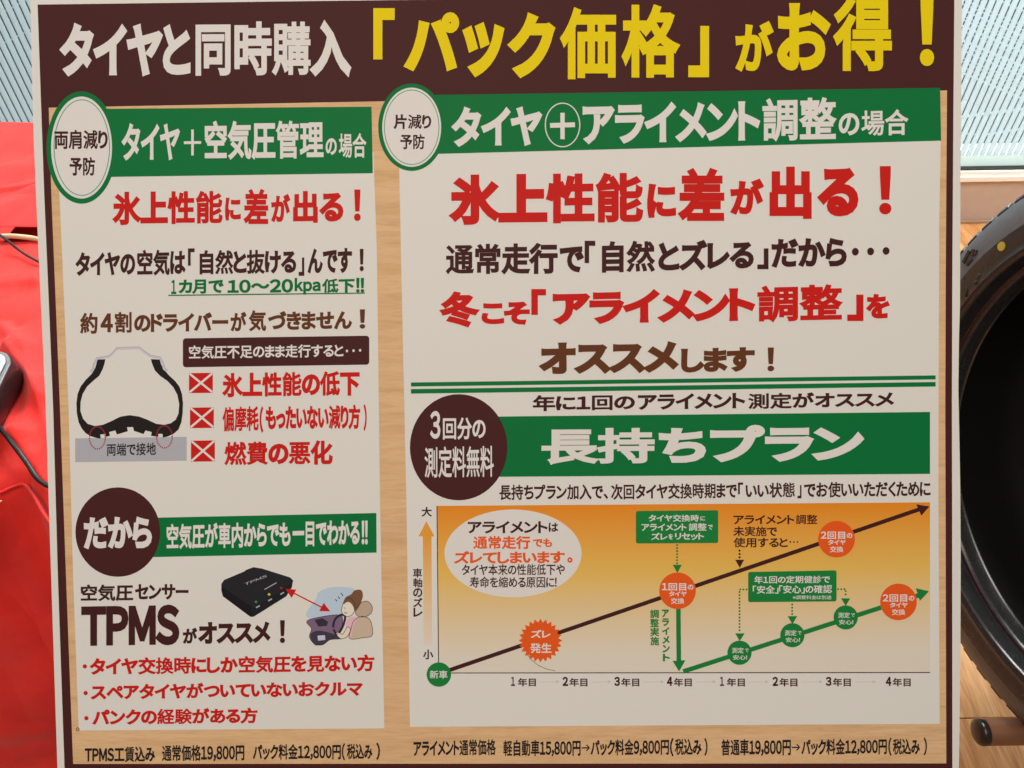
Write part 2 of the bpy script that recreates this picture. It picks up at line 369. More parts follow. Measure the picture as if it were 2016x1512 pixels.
def make_tyre(loc, label):
    t = thing('tyre', label, 'tyre', loc, 'tyres standing on the rack')
    n = Vector((-math.sin(T_AZ)*math.cos(T_EL), -math.cos(T_AZ)*math.cos(T_EL), math.sin(T_EL)))
    t.rotation_euler = n.to_track_quat('Z', 'Y').to_euler()
    lathe('tread', [(-.084, .2915), (-.080, .2905), (-.060, .2895), (-.0595, .289), (-.053, .289), (-.0525, .2955), (-.022, .297), (-.0215, .290), (-.014, .290), (-.0135, .2972), (.0135, .2972), (.014, .290), (.0215, .290), (.022, .297), (.0525, .2955), (.053, .289), (.0595, .289), (.060, .2895), (.080, .2905), (.084, .2915)][::-1], m_rub, t, 140)
    for s in (1, -1):
        rb, lw, bd = side(s)
        lathe('ribbed_band', rb, m_rib, t, 200); lathe('sidewall', lw, m_rub, t, 200); lathe('bead', bd, m_rub, t, 160)
    lathe('inner_liner', [(-.067, .242), (-.085, .252), (-.088, .262), (-.080, .277), (-.05, .283), (0, .285), (.05, .283), (.080, .277), (.088, .262), (.085, .252), (.067, .242)], m_inner, t, 120)
    return t
tyre = make_tyre(TC, 'black winter tyre with a yellow dot on its sidewall beside the poster')
# tread blocks: shoulder rows, one mesh shared by every block
def block_mesh(flip):
    prof = [(.0585, .2900), (.061, .2995), (.074, .2985), (.0830, .2965), (.0866, .2930), (.085, .2860), (.070, .2850)]
    th = 2*math.pi/78; V = []; F = []
    for k, (t, sk) in enumerate(((-.33, -.10), (-.31, -.10), (.31, -.1), (.33, -.1))):
        for j, (a, r) in enumerate(prof):
            tt = th*(t+ (a-.06)/.03*.18)
            rr = r-.0008 if k in (0, 3) and j < 5 else r
            V.append((rr*math.cos(tt), rr*math.sin(tt), a*flip))
    m = len(prof)
    for k in range(3):
        for j in range(m):
            q = (k*m+j, k*m+(j+1) % m, (k+1)*m+(j+1) % m, (k+1)*m+j); F.append(q if flip < 0 else q[::-1])
    F.append(tuple(range(m)) if flip > 0 else tuple(range(m))[::-1]); F.append(tuple(range(3*m, 4*m))[::-1] if flip > 0 else tuple(range(3*m, 4*m)))
    me = bpy.data.meshes.new('tread_block'); me.from_pydata(V, [], F); me.update(); me.materials.append(m_rub); return me
bme = {1: block_mesh(1), -1: block_mesh(-1)}
def blocks(t):
    for fl in (1, -1):
        for k in range(78):
            o = link('tread_block', bme[fl], t); o.rotation_euler[2] = 2*math.pi*(k+.5*(fl < 0))/78
blocks(tyre)
ax = Vector((math.sin(T_AZ)*math.cos(T_EL), math.cos(T_AZ)*math.cos(T_EL), -math.sin(T_EL)))
T2 = make_tyre(tuple(Vector(TC)+ax*.205), 'black tyre behind the first one on the rack, mostly hidden'); blocks(T2)
bpy.context.view_layer.update()
def side_mark(px, py):
    """where the sight line through this point of the sidewall meets it, in tyre coordinates"""
    Mi = tyre.matrix_world.inverted() if False else None
    R = tyre.rotation_euler.to_matrix(); c = Vector(TC)
    o = R.transposed() @ (Vector(CAM)-c); d = R.transposed() @ Vector(ray(px, py))
    k = (.0985-o.z)/d.z
    return o+d*k
yd = side_mark(1973, 485)
bm = bmesh.new(); bmesh.ops.create_circle(bm, cap_ends=True, radius=.0046, segments=28)
ext = bmesh.ops.extrude_face_region(bm, geom=bm.faces[:]); bmesh.ops.translate(bm, verts=[v for v in ext['geom'] if isinstance(v, bmesh.types.BMVert)], vec=(0, 0, .0007))
o = bm_obj('paint_dot', bm, mat('yellow_mark', (.40, .32, .03), .6), tyre); 
rr = math.hypot(yd.x, yd.y); ang = math.atan2(yd.y, yd.x)
o.location = (yd.x, yd.y, .0992); o.rotation_euler = (0, 0, ang)
# raised moulded marks on the sidewall
for k, (px, py, l, wd, an) in enumerate(((1903, 505, .016, .004, .5), (1915, 497, .007, .004, 1.2), (1909, 516, .010, .003, .1), (1921, 497, .006, .003, .9), (1926, 544, .006, .004, .4), (1899, 548, .005, .003, 1.0), (1902, 575, .010, .003, .7), (1920, 556, .004, .003, .3))):
    q = side_mark(px, py); b_ = bm_obj('moulded_mark', box_bm(-l/2, l/2, -wd/2, wd/2, -.001, .0011, .0004, 1), m_rub, tyre)
    b_.location = (q.x, q.y, .0985); b_.rotation_euler[2] = math.atan2(q.y, q.x)+math.pi/2+an*.6
# rack
d = ray(1926, 1441); TD = .83; tube_c = CAM+d*TD; TR = 25.2/FPX*TD
m_tube = mat('bronze_tube', (.20, .105, .058), .38, .25)
rack = thing('tyre_rack', 'brown metal tube rack with black end caps under the tyre', 'rack', (tube_c[0], tube_c[1], 0))
def cyl_x(name, x0, x1, y, z, r, m, n=36):
    V = []; F = []
    for x in (x0, x1):
        for k in range(n): t = 2*math.pi*k/n; V.append((x, y+r*math.cos(t), z+r*math.sin(t)))
    for k in range(n): F.append((k, n+k, n+(k+1) % n, (k+1) % n))
    F.append(tuple(range(n))); F.append(tuple(range(n, 2*n))[::-1])
    o = mesh(name, V, F, m, rack); o.data.polygons.foreach_set('use_smooth', [len(p.vertices) == 4 for p in o.data.polygons]); return o
yb2 = 2*(TC[1]-tube_c[1])
for yy in (0, yb2):
    cyl_x('tube', .006, .75, yy, tube_c[2], TR, m_tube)
    V = []; F = []; n = 36
    for x, r in ((.0065, TR*1.01), (.002, TR*1.03), (-.0004, TR*.98), (-.0022, TR*.82), (-.0032, TR*.5), (-.0036, TR*.08)):
        for k in range(n): t = 2*math.pi*k/n; V.append((x, yy+r*math.cos(t), tube_c[2]+r*math.sin(t)))
    for j in range(5):
        for k in range(n): F.append((j*n+k, (j+1)*n+k, (j+1)*n+(k+1) % n, j*n+(k+1) % n))
    F.append(tuple(range(5*n, 6*n))[::-1])
    mesh('end_cap', V, F, mat('cap_plastic', (.012, .011, .010), .28), rack, True)
for xx in (.42, .66):
    bm_obj('cross_bar', box_bm(xx, xx+.025, -.02, yb2+.02, tube_c[2]-TR*.9-.025, tube_c[2]-TR*.9, .002), m_tube, rack)
    for yy in (-.015, yb2-.01): bm_obj('leg', box_bm(xx, xx+.025, yy, yy+.025, FZ+.0005, tube_c[2]-TR*.9-.0255, .002), m_tube, rack)
# ------------------------------------------------------------------ poster: sheet and print
DP = .50                                               # distance of the sheet along the view axis
_u = RGT + (-.013)*DWN
_v = .4*RGT + 21.4*DWN + 1.0*FWD
Zp = np.cross(_v, _u); Zp /= np.linalg.norm(Zp)
if Zp @ FWD > 0: Zp = -Zp
Xp = _u - (_u@Zp)*Zp; Xp /= np.linalg.norm(Xp); Yp = np.cross(Zp, Xp)
OP = CAM + FWD*DP
poster = thing('poster', 'large brown and white paper poster about tyre package prices, leaning back', 'poster')
PM = Matrix.Identity(4)
for i in range(3):
    PM[i][0] = Xp[i]; PM[i][1] = Yp[i]; PM[i][2] = Zp[i]; PM[i][3] = OP[i]
poster.matrix_world = PM
camL = np.array([(CAM-OP)@Xp, (CAM-OP)@Yp, (CAM-OP)@Zp])
def bow(x, y):                                         # the sheet is not flat: a slow bow and a wavy free edge
    z = -.075*x*x + .0008*np.sin(x*9+1.0+y*4) + .0005*np.sin(y*11+x*3)
    e = np.clip((x-.24)/.06, 0, 1.3)
    return z + .0005*e**3*np.sin(y*16-1.0) - .0005*e**3
GAPZ = .00002
def pl(P, layer=0):
    """photo points measured off the print -> points on the sheet, in the poster's own coordinates"""
    P = np.asarray(P, float)
    d = FWD[None]+((P[:, 0]-1008)/FPX)[:, None]*RGT+((P[:, 1]-756)/FPX)[:, None]*DWN
    dl = np.stack([d@Xp, d@Yp, d@Zp], 1)
    z = np.zeros(len(P))
    for _ in range(5):
        t = (z-camL[2])/dl[:, 2]; q = camL+dl*t[:, None]
        z = bow(q[:, 0], q[:, 1])+layer*GAPZ
    t = (z-camL[2])/dl[:, 2]
    return camL+dl*t[:, None]
def pmesh(name, P, F, m, parent, layer):
    V = pl(P, layer)
    F = [f if sum((P[f[i]][0]*P[f[(i+1) % len(f)]][1]-P[f[(i+1) % len(f)]][0]*P[f[i]][1]) for i in range(len(f))) < 0 else tuple(f)[::-1] for f in F]
    me = bpy.data.meshes.new(name); me.from_pydata([tuple(v) for v in V], [], F); me.update(); me.materials.append(m)
    o = bpy.data.objects.new(name, me); COL.objects.link(o); o.parent = parent
    return o
def lerp(a, b, t): return (a[0]+(b[0]-a[0])*t, a[1]+(b[1]-a[1])*t)
def quad(name, c, m, parent, layer, step=32):
    """four corners tl tr br bl"""
    nx_ = max(1, int(math.dist(c[0], c[1])/step)); ny_ = max(1, int(math.dist(c[0], c[3])/step))
    P = [lerp(lerp(c[0], c[1], i/nx_), lerp(c[3], c[2], i/nx_), j/ny_) for j in range(ny_+1) for i in range(nx_+1)]
    F = [(j*(nx_+1)+i, j*(nx_+1)+i+1, (j+1)*(nx_+1)+i+1, (j+1)*(nx_+1)+i) for j in range(ny_) for i in range(nx_)]
    return pmesh(name, P, F, m, parent, layer)
def strip_sheet(name, left, right, m, parent, layer, nx_=56):
    """left and right edges as point lists of equal y fractions"""
    P = []; ny_ = 48
    L_ = np.array(left); R_ = np.array(right); ts = np.linspace(0, 1, ny_+1)
    def at_(A, t):
        yy = A[0, 1]+(A[-1, 1]-A[0, 1])*t; return (np.interp(yy, A[:, 1], A[:, 0]), yy)
    for t in ts:
        a, b = at_(L_, t), at_(R_, t)
        for i in range(nx_+1): P.append(lerp(a, b, i/nx_))
    F = [(j*(nx_+1)+i, j*(nx_+1)+i+1, (j+1)*(nx_+1)+i+1, (j+1)*(nx_+1)+i) for j in range(ny_) for i in range(nx_)]
    return pmesh(name, P, F, m, parent, layer)
def poly(name, P, m, parent, layer):
    """any outline, filled"""
    P = [tuple(p) for p in split(np.array(P, float))]; A = np.array(P)
    gx, gy = np.meshgrid(np.arange(A[:, 0].min()+14, A[:, 0].max(), 28), np.arange(A[:, 1].min()+14, A[:, 1].max(), 28))
    r = delaunay_2d_cdt([Vector(p) for p in P]+[Vector(p) for p in zip(gx.ravel(), gy.ravel())], [(i, (i+1) % len(P)) for i in range(len(P))], [], 0, 1e-3)
    Q = [(v.x, v.y) for v in r[0]]; F = [tuple(f) for f in r[2]]
    A = np.array(P); B = np.roll(A, -1, 0); keep = []
    for f in F:
        cx, cy = np.mean([Q[i] for i in f], 0)
        up = (A[:, 1] > cy) != (B[:, 1] > cy)
        with np.errstate(divide='ignore', invalid='ignore'):
            xi = A[:, 0]+(cy-A[:, 1])*(B[:, 0]-A[:, 0])/(B[:, 1]-A[:, 1])
        if (up & (cx < xi)).sum() % 2: keep.append(f)
    return pmesh(name, Q, keep, m, parent, layer)
def ell(cx, cy, rx, ry, n=48, a0=0, a1=360):
    return [(cx+rx*math.cos(math.radians(a0+(a1-a0)*k/n)), cy+ry*math.sin(math.radians(a0+(a1-a0)*k/n))) for k in range(n)]
def disc(name, cx, cy, rx, ry, m, parent, layer, n=56):
    P = [(cx, cy)]; F = []
    for f in (.34, .67, 1): P += ell(cx, cy, rx*f, ry*f, n)
    for k in range(n):
        F.append((0, 1+k, 1+(k+1) % n))
        for j in range(2): F.append((1+j*n+k, 1+(j+1)*n+k, 1+(j+1)*n+(k+1) % n, 1+j*n+(k+1) % n))
    return pmesh(name, P, F, m, parent, layer)
def annulus(name, cx, cy, rx, ry, wd, m, parent, layer, n=64):
    P = ell(cx, cy, rx, ry, n)+ell(cx, cy, rx-wd, ry-wd, n)
    return pmesh(name, P, [(k, (k+1) % n, n+(k+1) % n, n+k) for k in range(n)], m, parent, layer)
def line(name, pts, wd, m, parent, layer):
    P = []; F = []; A = np.array(pts, float)
    for i in range(len(A)):
        d = A[min(i+1, len(A)-1)]-A[max(i-1, 0)]; d /= np.linalg.norm(d); n = np.array([-d[1], d[0]])*wd/2
        P += [tuple(A[i]+n), tuple(A[i]-n)]
    for i in range(len(A)-1): F.append((2*i, 2*i+1, 2*i+3, 2*i+2))
    return pmesh(name, P, F, m, parent, layer)
def seg_line(name, a, b, wd, m, parent, layer, n=24):
    return line(name, [lerp(a, b, i/n) for i in range(n+1)], wd, m, parent, layer)
def dots(name, path, sz, stepd, m, parent, layer):
    P = []; F = []; A = [np.array(p, float) for p in path]; acc = 0
    for a, b in zip(A, A[1:]):
        l = np.linalg.norm(b-a); t = acc
        while t <= l:
            c = a+(b-a)*t/l; k = len(P); P += ell(c[0], c[1], sz, sz, 10); F.append(tuple(range(k, k+10))); t += stepd
        acc = t-l
    return pmesh(name, P, F, m, parent, layer)
# --- lettering
RAW = {}
_fc = bpy.data.curves.new('glyph', 'FONT'); _fc.resolution_u = 4
_fo = bpy.data.objects.new('glyph', _fc); COL.objects.link(_fo)
def raw(ch):
    if ch in RAW: return RAW[ch]
    _fc.body = ch
    dg = bpy.context.evaluated_depsgraph_get(); dg.update()
    me = _fo.evaluated_get(dg).to_mesh()
    V = np.array([(v.co.x, v.co.y) for v in me.vertices]); F = [tuple(p.vertices) for p in me.polygons]
    lp = loops(F)
    per = sum(np.hypot(*(np.roll(V[l], -1, 0)-V[l]).T).sum() for l in lp)
    RAW[ch] = (V, F, lp, per); return RAW[ch]
def loops(F):
    ed = set()
    for f in F:
        for i in range(len(f)): ed.add((f[i], f[(i+1) % len(f)]))
    nx_ = {a: b for a, b in ed if (b, a) not in ed}
    out = []
    while nx_:
        a = min(nx_); Lp = [a]; b = nx_.pop(a)
        while b != a and b in nx_:
            Lp.append(b); b = nx_.pop(b)
        out.append(Lp)
    return out
def split(P, mx=26.0):
    """cut long outline edges so that the print follows the bowed sheet"""
    out = []
    for a, b in zip(P, np.roll(P, -1, 0)):
        n = int(np.hypot(*(b-a))//mx)+1
        out += [a+(b-a)*k/n for k in range(n)]
    return np.array(out)
def bold(V, F, LP, wd, mx=26.0):
    """thicken every outline outward by wd and merge the overlaps into one flat mesh"""
    a = V[[f[0] for f in F]]; b = V[[f[1] for f in F]]; c = V[[f[2] for f in F]]
    sg = 1 if ((b-a)[:, 0]*(c-a)[:, 1]-(b-a)[:, 1]*(c-a)[:, 0]).sum() > 0 else -1
    pts = []; E = []; T = []; Sg = []
    for Lp in LP:
        P = split(V[Lp], mx); d = np.roll(P, -1, 0)-P; l = np.maximum(np.hypot(d[:, 0], d[:, 1]), 1e-9)[:, None]; d = d/l
        nr = np.stack([d[:, 1], -d[:, 0]], 1)*sg
        pr = np.roll(nr, 1, 0); m = pr+nr; c = np.maximum((m*nr).sum(1), .45); m = m/c[:, None]
        O = P+m*wd
        b0 = len(pts); pts += [tuple(p) for p in P]; base = len(pts); pts += [tuple(p) for p in O]; k = len(P)
        for i in range(k):
            j = (i+1) % k
            E += [(b0+i, b0+j), (base+i, base+j), (b0+i, base+i)]
            Sg.append((P[i], P[j])); T += [(P[i], O[i], O[j]), (P[i], O[j], P[j])]
    r = delaunay_2d_cdt([Vector(p) for p in pts], E, [], 0, 1e-4)
    Q = np.array([(v.x, v.y) for v in r[0]]); R = np.array([tuple(f) for f in r[2]])
    C = Q[R].mean(1); Sg = np.array(Sg)
    x0, y0, x1, y1 = Sg[:, 0, 0], Sg[:, 0, 1], Sg[:, 1, 0], Sg[:, 1, 1]
    cx, cy = C[:, 0:1], C[:, 1:2]
    up = (y0 > cy) != (y1 > cy)
    with np.errstate(divide='ignore', invalid='ignore'):
        xi = x0+(cy-y0)*(x1-x0)/(y1-y0)
    ins = ((up & (cx < xi)).sum(1) % 2) == 1
    T = np.array(T)
    def cr(p, q): return (q[:, 0]-p[:, 0])*(cy-p[:, 1])-(q[:, 1]-p[:, 1])*(cx-p[:, 0])
    s1, s2, s3 = cr(T[:, 0], T[:, 1]), cr(T[:, 1], T[:, 2]), cr(T[:, 2], T[:, 0])
    ins |= (((s1 >= 0) & (s2 >= 0) & (s3 >= 0)) | ((s1 <= 0) & (s2 <= 0) & (s3 <= 0))).any(1)
    R = R[ins]
    ar = np.abs((Q[R[:, 1]]-Q[R[:, 0]])[:, 0]*(Q[R[:, 2]]-Q[R[:, 0]])[:, 1]-(Q[R[:, 1]]-Q[R[:, 0]])[:, 1]*(Q[R[:, 2]]-Q[R[:, 0]])[:, 0])
    R = R[ar > 1e-5]
    return Q, [tuple(int(i) for i in f) for f in R]
def wide(ch): return chr(ord(ch)+0xFEE0) if '!' <= ch <= '~' else ch
GC = {}
WF = .76
def T(parent, m, text, xl, xr, yl0, yl1, yr0=None, yr1=None, wt=.036, layer=9, name='lettering', cap=2.6):
    """text whose ink fills the box xl..xr, with its top and bottom at the left end (yl) and right end (yr)"""
    if yr0 is None: yr0, yr1 = yl0, yl1
    if text in ('！', '!!', '1'): wt = min(wt, .030)
    pen = 0; items = []
    for ch in text:
        if ch == ' ': pen += .35; continue
        g = raw(wide(ch)); V = g[0]; a, b = V[:, 0].min(), V[:, 0].max()
        kanji = '\u4e00' <= ch <= '\u9fff'
        if kanji: items.append((wide(ch), pen)); pen += 1.0
        else: items.append((wide(ch), pen-a+.055)); pen += (b-a)+.11
    x0 = min(raw(c)[0][:, 0].min()+p for c, p in items); x1 = max(raw(c)[0][:, 0].max()+p for c, p in items)
    y0 = min(raw(c)[0][:, 1].min() for c, p in items); y1 = max(raw(c)[0][:, 1].max() for c, p in items)
    hl = ((yl1-yl0)+(yr1-yr0))/2; wd_ = xr-xl
    we = wt*WF+.008                                         # thickening, in em
    def kk(c): return we*max(.30, min(1.0, 5.4/raw(c)[3])**.8)
    ka, kb = kk(items[0][0]), kk(items[-1][0]); kt = max(kk(c) for c, p in items)
    sx, sy = wd_/(x1-x0+ka+kb), hl/(y1-y0+2*kt)
    PV, PF = [], []
    big = max(sx, sy)
    for c, p in items:
        V, F, LP, per = raw(c)
        key = (c, round(kk(c), 4), round(26/big, 1) if big > 60 else 9)
        if key not in GC:
            Q, FF = bold(V*100, F, LP, kk(c)*100, max(12, 2600/big)); GC[key] = (Q/100, FF)
        Q, FF = GC[key]
        n0 = len(PV)
        for q in Q:
            x = xl+(p-x0+ka+q[0])*sx; f = (x-xl)/wd_
            yt = yl0+(yr0-yl0)*f; yb_ = yl1+(yr1-yl1)*f
            PV.append((x, yt+(yb_-yt)*(y1+kt-q[1])*sy/hl))
        PF += [tuple(i+n0 for i in f) for f in FF]
    return pmesh(name, PV, PF, m, parent, layer)

# --- print colours
R_ = .5
def P_(name, rgb, rough=.6): return mat(name, ink(*rgb), rough, 0, .16)
m_paper = mat('poster_paper', (.80, .795, .78), .6, 0, .16)
m_brown = P_('brown_ink', (63, 26, 25)); m_dkb = P_('dark_brown_ink', (58, 24, 24)); m_br2 = P_('warm_brown_ink', (88, 46, 22))
m_green = P_('green_ink', (0, 98, 46)); m_red_i = P_('red_ink', (180, 22, 16)); m_yel = mat('yellow_ink', (.86, .67, .0), .6, 0, .16)
m_white = mat('white_ink', (.80, .78, .78), .6, 0, .16); m_black = P_('black_ink', (28, 22, 22)); m_gray = P_('grey_ink', (158, 154, 156))
m_or = P_('orange_ink', (222, 78, 22)); m_pale = P_('pale_green_ink', (170, 205, 185)); m_chg = P_('chart_green_ink', (20, 110, 48))
m_tan = P_('tan_ink', (190, 170, 155)); m_midg = P_('mid_green_ink', (70, 140, 110)); m_lg = P_('light_grey_ink', (180, 172, 178))
m_pwood = wood('printed_wood', ink(199, 158, 114), ink(205, 165, 121), ink(191, 149, 104), .6, 5.0, (3.0, 26, 1), .16, 0.0)
def grad(name, c0, c1, c2, ya, yb_):
    m = mat(name, c0, R_, 0, .4); N, L, P = nt(m)
    t = N.new('ShaderNodeTexCoord'); s = N.new('ShaderNodeSeparateXYZ'); q = N.new('ShaderNodeMapRange'); r = N.new('ShaderNodeValToRGB')
    L.new(t.outputs['Object'], s.inputs[0]); L.new(s.outputs[1], q.inputs[0])
    q.inputs[1].default_value = pl([(1300, ya)])[0][1]; q.inputs[2].default_value = pl([(1300, yb_)])[0][1]
    L.new(q.outputs[0], r.inputs[0]); e = r.color_ramp.elements
    e[0].color = (*c0, 1); e[1].color = (*c2, 1); k = e.new(.45); k.color = (*c1, 1)
    L.new(r.outputs[0], P.inputs['Base Color']); return m
m_chart = grad('chart_orange', ink(222, 116, 0), ink(216, 162, 74), ink(202, 188, 168), 990, 1290)
m_arrow = grad('arrow_fade', ink(228, 135, 40), ink(222, 165, 110), ink(205, 188, 172), 1050, 1268)

# --- the sheet and its large printed fields
sheet = strip_sheet('paper_sheet', [(59, -26), (65, 240), (75, 480), (90, 800), (95, 960), (113, 1512), (115, 1560)],
    [(1894, -26), (1893, 120), (1891, 330), (1890.5, 480), (1890, 600), (1888, 670), (1886.8, 770), (1888.5, 850), (1890.5, 960), (1891.5, 1100), (1891, 1250), (1889.5, 1400), (1888, 1512), (1887, 1560)], m_paper, poster, 0)
md = sheet.modifiers.new('thick', 'SOLIDIFY'); md.thickness = .0007; md.offset = -1
border = strip_sheet('brown_border', [(74, 9), (82, 240), (87, 380), (98, 640), (104.5, 800), (114, 1136), (127, 1512), (128, 1536)],
    [(1879, -14), (1877, 220), (1875, 520), (1874, 800), (1874.5, 1000), (1875, 1536)], m_brown, poster, 1)
woodp = strip_sheet('wood_panel', [(96, 212), (101, 380), (118, 800), (130, 1136), (144, 1504)], [(1864.5, 178), (1862, 520), (1861, 800), (1862, 1160), (1863, 1503)], m_pwood, poster, 2)
woodp2 = None
pl_l = strip_sheet('white_panel', [(110, 300), (117, 380), (135, 800), (144, 1136), (155, 1438)], [(735, 300), (742, 500), (748, 980), (756.5, 1434)], m_paper, poster, 3, 24)
pl_r = strip_sheet('white_panel', [(785, 280), (789, 480), (800, 980), (807, 1431)], [(1852, 272), (1849, 440), (1848, 700), (1847.5, 980), (1850, 1425)], m_paper, poster, 3, 34)
# white paper above the header: the brown stops a little short of the sheet's top
# --- title
W = .056
T(border, m_white, 'タイヤと', 119, 375, 46, 150, 45, 149, W); T(border, m_white, '同時購入', 385, 691, 41, 151, 39, 150, W)
for t_, xl, xr, a, b in (('「', 735, 777, 16, 117), ('パ', 797, 904, 24, 139), ('ッ', 912, 992, 45, 151), ('ク', 1002, 1092, 26, 153), ('価', 1103, 1213, 15, 156), ('格', 1224, 1337, 9, 153),
                         ('」', 1355, 1396, 51, 152), ('が', 1448, 1522, 42, 140), ('お', 1530, 1634, 6, 139), ('得', 1641, 1756, -5, 140), ('！', 1811, 1839, -10, 130)):
    T(border, m_yel, t_, xl, xr, a, b, wt=.058 if t_ not in '！' else .03)
# --- left column
bad = disc('round_badge', 160.5, 290.5, 69, 110.5, m_green, poster, 6)
disc('badge_face', 160.5, 290.5, 60, 100.5, m_white, bad, 7); annulus('thin_ring', 161, 290.5, 55.5, 95, 1.8, m_midg, bad, 8)
T(bad, m_dkb, '両肩減り', 107, 212, 255, 294, wt=.040); T(bad, m_dkb, '予防', 137, 187, 309, 346, wt=.040)
ban = quad('green_banner', [(170, 214.5), (731.5, 210), (734, 341), (170, 349)], m_green, poster, 4)
T(ban, m_white, 'タイヤ', 240, 354, 243, 316, 242, 315); T(ban, m_white, '空気圧管理', 403, 637, 238, 315, 236, 313, .05)
seg_line('plus_bar', (362, 281), (396, 280.5), 5.5, m_white, ban, 9); seg_line('plus_bar', (379, 255), (379, 306), 5, m_white, ban, 10)
T(ban, m_white, 'の', 641, 663, 272, 305, 272, 305); T(ban, m_white, '場合', 667, 721, 262, 311, wt=.03)
HW = .058
def heavy(parent, m, runs, w_=HW):
    for r in runs: T(parent, m, *r, wt=w_)
heavy(pl_l, m_red_i, (('氷上性能', 222, 438, 377, 444, 374, 441), ('に', 443, 474, 389, 434), ('差', 480, 528, 372, 441), ('が', 534, 571, 382, 437), ('出る', 577, 676, 376, 440, 374, 438), ('！', 697, 710, 373, 435)))
heavy(pl_l, m_dkb, (('タイヤの', 149, 266, 497, 543, 495, 541), ('空気は', 270, 365, 492, 543, 490, 542), ('「', 370, 383, 489, 523), ('自然と抜ける', 393, 583, 492, 541, 490, 539), ('」', 588, 599, 507, 543), ('んです', 606, 693, 489, 539, 488, 537), ('！', 708, 716, 490, 534)), .05)
heavy(pl_l, m_green, (('1', 337, 347, 551, 579), ('カ月で', 352, 440, 551, 579, 549, 578), ('10〜20', 448, 577, 551, 577, 549, 576), ('kpa', 580, 631, 547, 580), ('低下', 634, 698, 549, 577, 547, 576), ('!!', 701, 717, 547, 576)), .048)
seg_line('underline', (331, 581.5), (718, 577), 2.2, m_green, pl_l, 10)
heavy(pl_l, m_br2, (('約', 158, 192, 616, 657), ('4', 198, 222, 617, 654), ('割', 226, 259, 614, 655), ('のドライバー', 264, 449, 616, 654, 615, 652), ('が', 454, 485, 614, 652), ('気', 490, 524, 611, 652), ('づきません', 528, 693, 613, 650, 611, 648), ('！', 708, 719, 609, 647)), .05)
def rrect(x0, x1, ya, yb_, yc, yd_, r, n=6):
    """rounded box: left top ya, left bottom yb_, right top yc, right bottom yd_"""
    pts = []
    for cx, cy, a0 in ((x1-r, yc+r, -90), (x1-r, yd_-r, 0), (x0+r, yb_-r, 90), (x0+r, ya+r, 180)):
        for k in range(n+1):
            t = math.radians(a0+90*k/n); pts.append((cx+r*math.cos(t), cy+r*math.sin(t)))
    return pts
cb = poly('caption_box', rrect(360, 727, 666, 723, 661, 718, 6), m_brown, poster, 4)
T(cb, m_white, '空気圧不足のまま走行すると', 372, 676, 680, 707, 677, 703, .028)
for x in (683, 696, 709): disc('bullet_dot', x, 691-(x-683)*.05, 2.4, 2.8, m_white, cb, 9, 12)
# tyre section drawing
def z3(P): return [(x/2.52, 480+y/2.52) for x, y in P]
td = thing('tyre_drawing', None, None); td.parent = poster
quad('ground_bar', [(148, 863), (367.5, 860), (367.5, 907), (148, 910)], m_gray, td, 4)
outer = [(483, 574), (474, 612), (455, 645), (425, 675), (400, 708), (385, 745), (379, 790), (381, 840), (390, 885), (405, 915), (425, 940), (452, 955), (488, 966), (500, 964), (497, 946), (524, 944), (524, 958), (546, 952), (541, 934), (572, 926), (580, 946), (634, 930), (630, 910), (660, 909), (664, 928), (712, 944), (722, 926), (752, 934), (750, 953), (786, 957), (786, 943), (806, 943), (808, 962), (835, 955), (862, 942), (885, 922), (900, 885), (906, 840), (908, 790), (903, 745), (890, 708), (868, 680), (838, 652), (815, 625), (800, 600), (792, 574), (748, 572), (755, 596), (768, 628), (795, 656), (830, 680), (860, 712), (880, 750), (889, 795), (886, 840), (872, 872), (848, 890), (815, 898), (775, 893), (730, 872), (690, 857), (643, 850), (596, 858), (552, 880), (510, 898), (470, 904), (435, 893), (412, 868), (399, 830), (400, 785), (410, 745), (432, 708), (462, 680), (492, 655), (508, 625), (518, 596), (523, 573)]
poly('tread_section', z3(outer), m_black, td, 5)
line('rim_line', z3([(449, 636), (462, 626), (468, 596), (482, 570), (538, 560), (560, 542), (580, 520), (690, 517), (718, 538), (745, 557), (792, 566), (806, 592), (813, 620), (828, 632)]), 4.2, m_lg, td, 6)
line('rim_edge', z3([(445, 632), (458, 622), (464, 594), (480, 564), (538, 555), (560, 537), (578, 514), (692, 511), (722, 534), (747, 552), (796, 561), (811, 590), (818, 616), (832, 627)]), 1.2, m_gray, td, 7)
m_dred = P_('dark_red_ink', (150, 40, 48))
for cx, cy in ((191.7, 862), (323.5, 860)): dots('dotted_ring', ell(cx, cy, 15.5, 22, 40)+[(cx+15.5, cy)], 1.5, 4.2, m_dred, td, 7)
T(td, m_black, '両端で接地', 210, 307, 873, 898, 871, 896, .02)
# check boxes
for (x0, x1, y0, y1) in ((372, 419, 734, 774), (374, 421, 802, 843), (376, 423, 867, 909)):
    b_ = quad('check_box', [(x0, y0+.5), (x1, y0), (x1, y1-.5), (x0, y1)], m_red_i, poster, 4)
    seg_line('cross_stroke', (x0+1, y0+1.5), (x1-1, y1-2), 4.2, m_white, b_, 5, 3); seg_line('cross_stroke', (x0+1, y1-1.5), (x1-1, y0+1), 4.2, m_white, b_, 6, 3)
heavy(pl_l, m_red_i, (('氷上性能の低下', 438, 708, 734, 783, 729, 779), ('燃費の悪化', 442, 655, 869, 917, 866, 915)), .058)
heavy(pl_l, m_red_i, (('偏摩耗', 438, 509, 801, 850, 799, 848), ('（', 511, 518, 800, 852), ('もったいない減り方', 523, 709, 798, 847, 796, 845), ('）', 716, 722, 796, 848)), .055)
